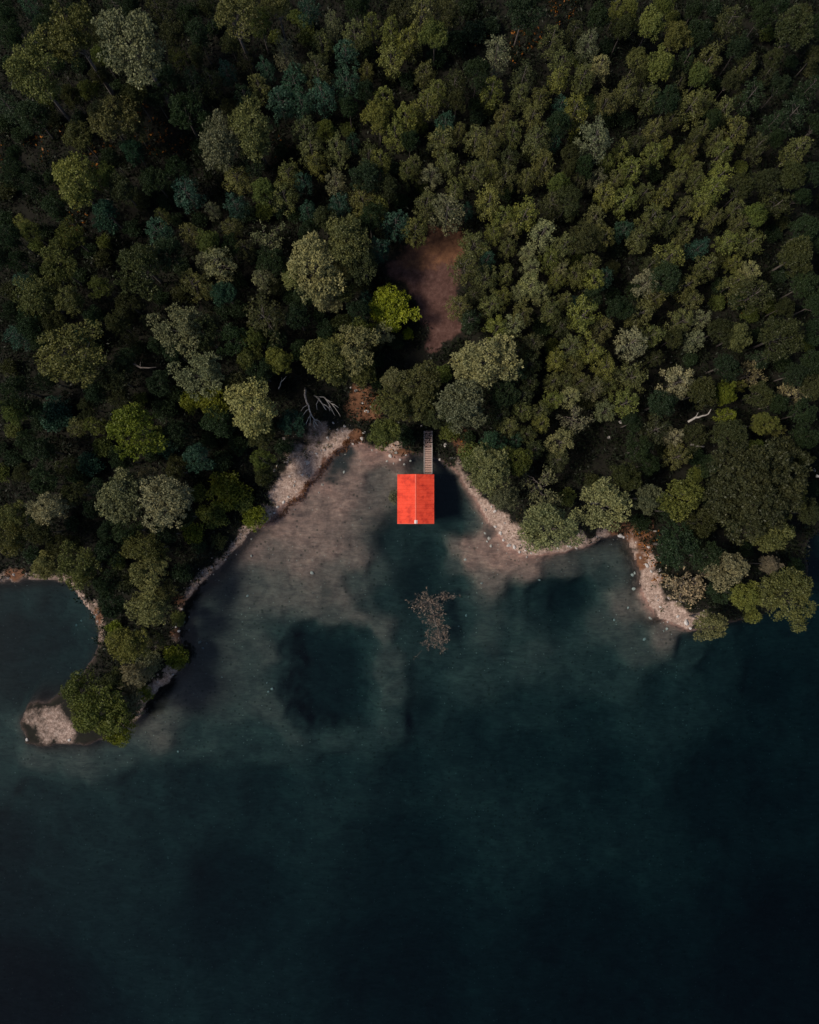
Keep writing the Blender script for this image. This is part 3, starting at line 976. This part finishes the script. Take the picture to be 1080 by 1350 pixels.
# ------------------------------------------------------------------ undergrowth (nobody could count it)
def scatter_pts(cond, npts, seed):
    g = np.random.default_rng(seed); x = g.uniform(-72, 72, npts); y = g.uniform(-25, 86, npts); d = shore_dist(x, y); k = cond(x, y, d); return x[k], y[k], d[k], g
def in_discs(x, y, discs, grow=1.0):
    px = x/S + 540; py = 675 - y/S; m = np.zeros(x.shape, bool)
    for d_ in discs: m |= np.hypot(px-d_[0], py-d_[1]) < d_[2]*grow
    return m
def bush_field(name, x, y, g, k, L, W, hmin, hmax, rmin, rmax, color, label):
    z = ground_z(x, y); n_ = len(x); hh = g.uniform(hmin, hmax, n_); rr = g.uniform(rmin, rmax, n_)
    d = unit(g.normal(size=(n_*k, 3)) + np.array([0, 0, .35])); d[:, 2] = np.abs(d[:, 2]); c0 = np.repeat(np.stack([x, y, z], 1), k, 0)
    c = c0 + d*np.stack([np.repeat(rr, k), np.repeat(rr, k), np.repeat(hh, k)], 1)*g.uniform(.55, 1, (n_*k, 1))
    v, f = leaves(c, d + g.normal(size=d.shape)*.5, L, W, g); t = np.repeat(np.repeat(np.clip(g.normal(.45, .22, n_), 0, 1), k), 4)
    o = link(name, mesh_np(name, v, f, [M_leaf], False, {'tint': t})); o.color = (*color, 1); return tag(o, label, kind='stuff')
openground = BEACH + CLEAR
x, y, d, g = scatter_pts(lambda x, y, d: (d > .5) & ~in_discs(x, y, openground, 1.0), 21000, 51)
bush_field('undergrowth', x, y, g, 18, .5, .18, .4, 2.4, .4, 1.1, (.016,.021,.011), 'dark low scrub covering the forest floor between the trees')
g = np.random.default_rng(88); W_ = np.array([PX(*q)[:2] for q in [(478,577),(466,581),(455,587),(442,599),(428,614),(415,631),(403,645),(390,660),(376,672),(358,688)]]); t = g.uniform(0, len(W_)-1.001, 1700); ti = t.astype(int)
q = W_[ti] + (W_[ti+1]-W_[ti])*(t-ti)[:, None] + g.normal(0, .2, (1700, 2)) + np.stack([np.sin(t*3.1)*.25, np.cos(t*4.3)*.25], 1)
x, y = q[:, 0], q[:, 1]; bush_field('wrack', x, y, g, 2, .22, .09, .03, .10, .05, .14, (.17,.075,.035), 'rusty brown line of washed-up leaves along the pink beach')
BRACK = [(190,160,22),(205,180,26),(225,190,20),(213,205,14),(245,205,16),(180,140,14),(5,195,18),(8,215,16),(740,5,18),(735,30,18),(690,65,20),(680,78,16),(630,60,14),(60,200,20),(100,300,22),(75,190,20),(850,700,18),(350,48,14),(1000,410,14),(605,585,14),(490,530,16),(370,200,14),(960,405,14),(140,210,20),(35,945,12),(50,965,10),(70,975,10),(38,965,8),(520,596,14),(125,820,10),(860,735,10),(870,760,10)]
x, y, d, g = scatter_pts(lambda x, y, d: (d > .2) & in_discs(x, y, [(40,950,16),(62,940,12),(85,950,14),(60,972,14),(85,975,14),(110,975,16),(120,800,16),(130,830,12),(232,830,16),(225,890,14),(200,918,14),(345,672,14),(320,695,12),(415,585,20),(385,600,16),(690,715,14),(760,705,16),(870,770,14),(885,795,16),(905,800,14),(510,588,14),(600,600,16),(70,945,22),(55,960,18),(95,960,18)]), 9000, 91)
bush_field('shore_plants', x, y, g, 14, .30, .12, .15, .7, .2, .5, (.060,.066,.024), 'low green plants growing along the shore')
x, y, d, g = scatter_pts(lambda x, y, d: (d > .3) & in_discs(x, y, BRACK), 16000, 61)
bush_field('bracken', x, y, g, 4, .45, .24, .05, .5, .15, .35, (.30,.115,.022), 'orange bracken and fallen leaves on the forest floor')
x, y, d, g = scatter_pts(lambda x, y, d: (d > .5) & in_discs(x, y, [(60,950,40),(400,590,45),(380,630,30),(430,570,30),(520,590,30),(690,690,30),(660,680,20),(610,610,24),(860,760,40),(240,800,30),(225,890,20),(125,815,18)]), 9000, 71)
bush_field('shore_grass', x, y, g, 7, .32, .07, .08, .35, .1, .3, (.17,.125,.06), 'dry straw-coloured grass scattered along the shore')

# ------------------------------------------------------------------ stones: individual boulders, then the uncountable shore pebbles
M_stone = simple_mat('pale_limestone', (.30,.265,.24), (.62,.57,.53), 2.5, .85, .35)
def rock_np(g, sub=2):
    import bmesh
    bm = bmesh.new(); bmesh.ops.create_icosphere(bm, subdivisions=sub, radius=1)
    v = np.array([p.co for p in bm.verts]); f = np.array([[q.index for q in t.verts] for t in bm.faces]); bm.free()
    for _ in range(9):
        nn = unit(g.normal(size=(1, 3)))[0]; h_ = g.uniform(.55, .9); s_ = v @ nn; v = v - np.outer(np.maximum(s_-h_, 0)*.85, nn)
    v *= np.array([1, g.uniform(.65, .95), g.uniform(.5, .75)]); return v*(1+g.normal(0, .02, (len(v), 1))), f
rocks = [mesh_np('stone', *rock_np(np.random.default_rng(500+i), 2), [M_stone], False) for i in range(5)]
STONES = """515 601 7|522 597 5|528 606 5|535 600 4|541 607 4|510 608 4|533 612 4|519 611 3|587 587 7|588 574 5|556 562 4|580 606 4|595 604 4
480 570 6|477 578 6|455 562 5|465 585 4|470 516 5|484 543 7|478 532 4|489 537 4|494 529 4|463 512 3|440 558 4|432 577 4|417 598 4|405 612 3
398 626 4|388 640 4|374 662 5|366 668 5|380 655 4|362 676 4|453 622 5|652 674 5|648 668 4|653 694 5|660 703 6|671 719 8|678 721 6|685 728 5|664 712 5|693 725 4|700 729 4
645 710 5|643 714 4|648 720 5|640 703 4|750 720 5|735 722 4|818 706 8|822 708 5|854 721 5|852 745 9|858 753 5|838 759 6|840 756 5|839 777 6|869 751 6|885 758 4
904 820 9|910 828 5|883 831 5|860 816 5|856 846 5|832 803 4|815 820 4|868 735 4|862 700 5|870 800 4|893 812 5|36 975 5|92 975 5|118 816 7|116 812 4|80 780 3|93 823 4|84 830 4
258 850 6|262 858 4|267 852 3|355 913 5|350 917 4|348 905 3|410 756 6|330 733 4|323 787 4|228 998 4|288 897 3|614 738 5|636 770 4|617 815 4|607 830 3|714 766 5|236 832 5|240 822 4|232 826 4|240 803 4|231 775 4|245 815 3
815 558 6|800 578 6|1070 620 5"""
ground_words = lambda x, y, z: 'under clear water' if z < -.15 else 'on the shore'
SL = LAND[:1] + [('the footbridge', 564, 596), ('the bare white branches', 425, 545), ('the pink gravel beach', 405, 615), ('the lowest pale tree', 718, 693), ('the second pale tree', 800, 662),
      ('the dry pinkish bush', 908, 772), ('the lagoon', 60, 840), ('the pale spit tree', 198, 802), ('the yellow-green spit bush', 232, 866), ('the drowned branches', 570, 815), ('the big spit tree', 136, 938), ('the largest boulder', 852, 745), ('the dark deep hole', 435, 905), ('the pale fallen log', 902, 555)]
used = Counter(); stone_objs = []
for i, s_ in enumerate(STONES.replace('\n', '|').split('|')):
    px, py, q = map(float, s_.split()); g = np.random.default_rng(700+i); x, y, _ = PX(px, py, 0); gz = ground_at(x, y); r_ = q*S/2*.95
    if i < 5: o = link('stone', rocks[i])
    else: o = stone_objs[i % 5].copy(); COL.objects.link(o)
    stone_objs.append(o); o.scale = (r_*g.uniform(.9, 1.2), r_, r_*g.uniform(.8, 1)); o.rotation_euler = (g.normal(0, .2), g.normal(0, .2), g.uniform(0, 6.28))
    o.location = (x, y, gz + r_*.2)
    ld = min((t for t in SL if not (t[0] == 'the largest boulder' and i == [0])), key=lambda t: math.hypot(px-t[1], py-t[2]) if t[0] != 'the largest boulder' or math.hypot(px-t[1], py-t[2]) > 5 else 1e9)
    szw = 'big' if q >= 7 else ('' if q >= 5 else 'small')
    lab = ' '.join(t for t in (szw, 'pale stone', ground_words(x, y, gz), direction(px-ld[1], py-ld[2]), ld[0]) if t)
    stone_objs[-1]['label'] = lab; used[lab] += 1; o['category'] = 'stone'; o['group'] = 'pale stones along the shore'
big = stone_objs[[k for k, s_ in enumerate(STONES.replace('\n', '|').split('|')) if s_.startswith('852 745')][0]]; big['label'] = 'largest pale boulder on the tan gravel beach left of the dry pinkish bush'
# pebbles: one object
x, y, d, g = scatter_pts(lambda x, y, d: (d > -2.2) & in_discs(x, y, BEACH, 1.25) & (np.random.default_rng(5).random(len(x)) < np.where(d > 0, .5, .18)), 60000, 81)
z = ground_z(x, y, d); bv = np.array([[1,0,0],[0,1,0],[-1,0,0],[0,-1,0],[0,0,.7],[0,0,-.6]], float); bf = np.array([[0,1,4],[1,2,4],[2,3,4],[3,0,4],[1,0,5],[2,1,5],[3,2,5],[0,3,5]])
n_ = len(x); r_ = .04 + .26*g.random(n_)**5; V = bv[None]*r_[:, None, None]*g.uniform(.6, 1.2, (n_, 6, 1)); a_ = g.uniform(0, 6.28, n_); ca, sa = np.cos(a_)[:, None], np.sin(a_)[:, None]
V = np.stack([V[..., 0]*ca - V[..., 1]*sa, V[..., 0]*sa + V[..., 1]*ca, V[..., 2]], -1) + np.stack([x, y, z+.02], 1)[:, None]
o = link('pebbles', mesh_np('pebbles', V.reshape(-1, 3), (bf[None] + 6*np.arange(n_)[:, None, None]).reshape(-1, 3), [simple_mat('shore_pebble', (.16,.125,.11), (.50,.43,.39), .9, .85, 0)], False))
tag(o, 'pebbles and small stones strewn along the beaches', kind='stuff')

# ------------------------------------------------------------------ boathouse on piles
def metal_red(name, ca, cb):
    m, n, l = mat_new(name); tc = n.new('ShaderNodeTexCoord').outputs['Object']
    nz = noise(n, l, .9, 7, tc, .65); r = ramp(n, [(.34, ca), (.52, cb), (.75, tuple(min(1, q*1.08+.012) for q in cb))]); l.new(nz, r.inputs[0])
    mp = n.new('ShaderNodeMapping'); mp.inputs['Scale'].default_value = (1.2, 9, 1); l.new(tc, mp.inputs[0])
    st = noise(n, l, 1.2, 5, mp.outputs[0], .6); c = mixc(n, l, math_(n, l, 'MULTIPLY', st, .22), r.outputs[0], (.45,.07,.05))
    spot = noise(n, l, 2.6, 8, tc, .7); sp = n.new('ShaderNodeMapRange'); sp.inputs[1].default_value = .66; sp.inputs[2].default_value = .76; l.new(spot, sp.inputs[0])
    c = mixc(n, l, math_(n, l, 'MULTIPLY', sp.outputs[0], .55), c, (.30,.05,.035))
    p = n.new('ShaderNodeBsdfPrincipled'); p.inputs['Roughness'].default_value = .7; p.inputs['Specular IOR Level'].default_value = .15; l.new(c, p.inputs['Base Color'])
    b = n.new('ShaderNodeBump'); b.inputs['Strength'].default_value = .25; b.inputs['Distance'].default_value = .02; l.new(noise(n, l, 8, 4, tc), b.inputs['Height']); l.new(b.outputs[0], p.inputs['Normal'])
    o = n.new('ShaderNodeOutputMaterial'); l.new(p.outputs[0], o.inputs[0]); return m
M_roof = metal_red('faded_red_roof', (.46,.028,.016), (.78,.068,.030))
M_cap = simple_mat('weathered_pinkish_ridge', (.70,.085,.045), (.78,.14,.08), 2, .6, .1)
M_white = simple_mat('worn_white_patch', (.55,.42,.38), (.80,.70,.66), 3, .7, .1)
M_wall = simple_mat('dark_red_boards', (.16,.022,.016), (.28,.04,.028), 3, .75, .3)
M_deck = simple_mat('grey_brown_planks', (.25,.15,.12), (.46,.31,.255), 6, .85, .4)
M_rail = simple_mat('pale_sun_bleached_timber', (.34,.29,.27), (.52,.46,.43), 5, .85, .3)
M_pile = simple_mat('dark_wet_timber', (.03,.026,.022), (.08,.065,.055), 5, .7, .3)
ZR, ZE = 3.75, 2.9
hx, hy, _ = PX(548.2, 658, ZE); RW, RL = 48.6*S*(H-ZE)/H, 64.5*S*(H-ZE)/H; hw, hl = RW/2, RL/2
bh = empty('boathouse', (hx, hy, 0)); tag(bh, 'small boathouse with a red gable roof standing in the shallow water', 'boathouse')
th = .09
rf = MB(); nst = 14; 
for sx in (-1, 1):       # two slopes of lapped sheets
    for k in range(nst):
        t0, t1 = k/nst, (k+1)/nst; lap = .012
        p0 = (sx*hw*(1-t0), ZE + (ZR-ZE)*t0); p1 = (sx*hw*(1-t1) - sx*0, ZE + (ZR-ZE)*t1)
        pts = [(p0[0], -hl, p0[1]+lap*2), (p1[0], -hl, p1[1]), (p1[0], -hl, p1[1]-th), (p0[0], -hl, p0[1]-th)]
        if sx > 0: pts = pts[::-1]
        rf.prism(pts, (0, RL, 0))
for sx in (-1, 1):
    sl = Vector((-sx*hw, 0, ZR-ZE)); nr = Vector((sx*(ZR-ZE), 0, hw)).normalized()
    for k in range(1, 13):
        yk = -hl + RL*k/13; a0 = Vector((sx*hw, yk, ZE+.02)); b0_ = a0 + sl*.965
        rf.prism([a0 + Vector((0,-.03,0)), a0 + Vector((0,.03,0)), a0 + Vector((0,.018,0)) + nr*.045, a0 + Vector((0,-.018,0)) + nr*.045], sl*.965)
roof = rf.build('roof', M_roof, bh)
cp = MB(); cp.prism([(-.17, -hl-.01, ZR-.06), (0, -hl-.01, ZR+.045), (.17, -hl-.01, ZR-.06), (.0, -hl-.01, ZR-.02)][::-1], (0, RL+.02, 0)); cp.build('ridge_cap', M_cap, roof)
wp = MB(); wp.prism([(-.20, -hl+.0, ZR-.045), (0, -hl+.0, ZR+.062), (.24, -hl+.0, ZR-.055), (.0, -hl+.0, ZR+.02)][::-1], (0, .5, 0)); wp.build('ridge_end_flashing', M_white, roof)
for ys, off in ((-hl-.035, 0), (hl+.003, 0)):
    for sx in (-1, 1):
        bb = MB(); pts = [(sx*(hw+.02), ys, ZE-.16), (sx*(hw+.02), ys, ZE+.05), (0, ys, ZR+.035), (0, ys, ZR-.18)]
        if sx < 0: pts = pts[::-1]
        bb.prism(pts, (0, .032, 0)); bb.build('bargeboard', M_roof if ys > 0 else M_cap, roof)
ww, wl = hw-.28, hl-.3
for sx in (-1, 1):
    wm_ = MB()
    for k in range(26):
        y0 = -wl + 2*wl*k/26; wm_.box(sx*ww-.03, sx*ww+.03, y0+.006, y0+2*wl/26-.006, .62, ZE+.1)
    wm_.build('side_wall', M_wall, bh)
for sy in (-1, 1):
    g_ = MB(); nb_ = 20
    for k in range(nb_):
        x0 = -ww+.04 + (2*ww-.08)*k/nb_; x1 = x0 + (2*ww-.08)/nb_ - .012; xm = (x0+x1)/2; top = ZE + (ZR-ZE)*(1-abs(xm)/hw) - .14
        lo = .62 if (abs(xm) > (1.25 if sy < 0 else .5)) else 2.35
        g_.box(x0, x1, sy*wl-.03, sy*wl+.03, lo, top)
    g_.build('gable_wall', M_wall, bh)
for sx in (-1, 1):
    dr = MB()
    for k in range(5): dr.box(sx*.63-.6+.24*k+.006, sx*.63-.6+.24*(k+1)-.006, -wl-.075, -wl-.034, .5, 2.33)
    dr.box(sx*.63-.58, sx*.63+.58, -wl-.105, -wl-.076, .8, .95); dr.box(sx*.63-.58, sx*.63+.58, -wl-.105, -wl-.076, 1.9, 2.05)
    dd_ = dr.build('boat_door', M_pile, bh)
    hn = MB(); hn.tube([(sx*.12, -wl-.16, 1.3), (sx*.12, -wl-.16, 1.55)], [.02, .02], 6); hn.build('handle', M_rail, dd_)
dr = MB()
for k in range(4): dr.box(-.48+.24*k+.006, -.48+.24*(k+1)-.006, wl+.034, wl+.075, .64, 2.33)
dd_ = dr.build('door', M_pile, bh); hn = MB(); hn.tube([(.36, wl+.14, 1.5), (.36, wl+.14, 1.7)], [.02, .02], 6); hn.build('handle', M_rail, dd_)
fl = MB(); fl.box(-ww-.1, ww+.1, -wl+.0, wl+.12, .5, .612); fl.build('floor_deck', M_deck, bh)
for sx in (-1, 1):
    for yy in (-.92, 0, .92):
        pm = MB(); pm.tube([(sx*(ww-.12), yy*wl, -4.8), (sx*(ww-.12), yy*wl, .498)], [.13, .12], 10); pm.build('pile', M_pile, bh, True)

# ------------------------------------------------------------------ footbridge
ZB = 1.0
b0 = PX(564.5, 568, ZB); b1y = hy + wl + .14; bw = 11.2*S/2
fb = empty('footbridge', (b0[0], (b0[1]+b1y)/2, 0)); tag(fb, 'narrow plank footbridge from the shore to the boathouse', 'footbridge')
yl = (b0[1]-b1y)/2; dk = MB(); k = 0; yy = -yl; g = np.random.default_rng(11)
while yy < yl:
    wd_ = .25*g.uniform(.9, 1.1); sk = g.normal(0, .012, 2); zt = ZB + g.normal(0, .006)
    dk.box(-bw+.02+sk[0], bw-.02+sk[1], yy, min(yy+wd_, yl), zt-.05, zt); yy += wd_ + .075
dk.build('deck', M_deck, fb)
for sx in (-1, 1):
    rl = MB(); rl.box(sx*(bw-.05)-.04, sx*(bw-.05)+.04, -yl, yl, ZB+.03, ZB+.12); rl.build('kerb_rail', M_rail, fb)
    jm = MB(); jm.box(sx*.4-.05, sx*.4+.05, -yl, yl, ZB-.24, ZB-.055); jm.build('joist', M_pile, fb)
    for t in (-.9, -.3, .3, .9):
        pm = MB(); pm.tube([(sx*(bw-.2), t*yl, -3.2), (sx*(bw-.2), t*yl, ZB-.08)], [.08, .075], 8); pm.build('post', M_pile, fb, True)

# ------------------------------------------------------------------ dead wood
def pl(mb, pts, r0, r1, seg=6):
    P = [Vector(PX(x, y, 0)[:2] + (z,)) for x, y, z in pts]; Q = []
    g = np.random.default_rng(int(abs(pts[0][0]*7+pts[-1][1])))
    for a_, b_ in zip(P, P[1:]): Q += [a_, a_.lerp(b_, .5) + Vector(g.normal(0, .05, 3))]
    Q.append(P[-1]); n_ = len(Q); mb.tube(Q, [r0 + (r1-r0)*i/(n_-1) for i in range(n_)], seg)
dt = empty('dead_tree', PX(404, 516)); gz0 = 1.2; dt.location.z = gz0
tag(dt, 'bare white dead tree with branches fanned out toward the beach, under an olive tree', 'dead tree')
mb = MB(); pl(mb, [(404,514,1.4),(405,524,2.6),(408,534,3.2),(412,545,3.4),(417,555,3.2),(422,564,2.6)], .19, .05, 7)
pl(mb, [(416,523,1.3),(423,529,2.5),(428,536,3.0),(433,544,3.1)], .14, .04)
tr_ = mb.mesh('trunk', M_dead, True)
mb2 = MB()
for br in [[(411,543,3.4),(406,548,3.6),(400,555,3.4)],[(413,548,3.4),(413,556,3.5),(412,564,3.1)],[(417,555,3.2),(424,558,3.2),(428,563,2.8)],[(409,537,3.2),(404,541,3.5),(401,546,3.5)],
           [(419,525,1.9),(430,527,2.7),(440,536,3.1),(447,545,3.1),(451,552,2.9)],[(430,527,2.7),(437,537,3.0),(444,551,2.8)],[(440,536,3.1),(449,541,3.0)],[(428,536,3.0),(436,541,3.0),(440,545,2.8)],
           [(414,550,3.3),(409,558,3.2),(407,563,3.0)],[(423,529,2.5),(420,536,2.7),(421,544,2.7)],[(434,531,2.9),(441,533,2.9)],[(437,537,3.0),(437,545,2.8)],[(418,556,3.1),(417,563,3.0),(420,569,2.7)]]: pl(mb2, br, .075, .02, 5)
br_ = mb2.mesh('branches', M_dead, True)
for nm, me in (('trunk', tr_), ('branches', br_)):
    o = link(nm, me, dt); me.transform(__import__('mathutils').Matrix.Translation(-dt.location))
def log(pts, r0, label, mat=None):
    mb = MB(); c = PX(pts[0][0], pts[0][1])
    z0 = max(ground_at(c[0], c[1]), 0)
    pl(mb, [(x, y, z0+z) for x, y, z in pts], r0, r0*.3, 7)
    pl(mb, [(pts[1][0], pts[1][1], z0+pts[1][2]), (pts[1][0]+2, pts[1][1]-6, z0+pts[1][2]+.5)], r0*.4, r0*.12, 5)
    o = mb.build('fallen_log', mat or M_dead, None, True); tag(o, label, 'log', 'bleached fallen logs in the woods')
log([(889,562,4.6),(897,557,5.0),(905,555,5.2),(912,553,5.3),(915,547,5.5)], .17, 'pale fallen log with a kinked end, lying in the dark gap of the right woods')
log([(890,591,5.4),(897,593,5.6),(906,594,5.8)], .2, 'short white log just below the kinked pale log, right woods')
log([(1046,630,6.0),(1054,632,6.2),(1064,635,6.2)], .2, 'pale log close to the right edge beside the huge dark crown')
log([(371,516,1.5),(375,509,2.4),(383,502,3.0)], .10, 'thin curved white branch in the dark gap left of the fanned dead tree')
log([(198,493,7.0),(212,499,7.3),(232,499,7.5)], .16, 'grey bent branch left of the grey-olive tree in the left woods', M_bark)

# drowned branches with brown leaves
dr_ = empty('drowned_branches', PX(570, 815)); tag(dr_, 'drowned bush of bare brown branches rising from the lake below the boathouse', 'bush')
g = np.random.default_rng(77); mb = MB(); tips = []
ox, oy, _ = PX(570, 815)
BL = [(566,793,13,8,70),(556,797,6,6,18),(590,786,7,3,22),(572,812,10,10,70),(580,832,9,11,60),(567,845,7,9,26),(584,852,4,6,16)]
stem = [Vector((PX(q[0], q[1])[0]-ox, PX(q[0], q[1])[1]-oy, .05)) for q in BL]
for a_, b_ in ((3,0),(0,1),(0,2),(3,4),(4,5),(4,6)): mb.tube([stem[a_], stem[a_].lerp(stem[b_], .5) + Vector(g.normal(0, .2, 3)) + Vector((0,0,.1)), stem[b_]], [.07, .06, .04], 5)
mb.tube([stem[3] + Vector((.5,-.4,-3.4)), stem[3] + Vector((.1,-.1,-1.2)), stem[3]], [.13, .11, .07], 6)
for si, (cx_, cy_, sx_, sy_, cnt_) in enumerate(BL):
    for _ in range(cnt_):
        p1 = PX(cx_ + g.normal(0, sx_*.72), cy_ + g.normal(0, sy_*.8)); e1 = Vector((p1[0]-ox, p1[1]-oy, g.uniform(-.45, .25))); e0 = e1.lerp(stem[si], g.uniform(.35, .8)); e0.z = g.uniform(-.25, .12)
        mb.tube([e0, e0.lerp(e1, .55) + Vector(g.normal(0, .10, 3)), e1], [.028, .02, .010], 4); tips.append((e1, (e1-e0).normalized() if (e1-e0).length > .01 else Vector((0,0,1))))
mb.build('branches', simple_mat('waterlogged_twigs', (.06,.048,.04), (.15,.12,.10), 5, .85, .3), dr_, True)
P = np.array([t[0] for t in tips]); D = np.array([t[1] for t in tips])
cm = tuft_mesh('leaves', P, unit(D + np.array([0,0,.5])), g.normal(.5, .2, len(P)), 6, .36, .10, .9, g, .13)
o = link('leaves', cm, dr_); o.color = (.21,.16,.13,1)
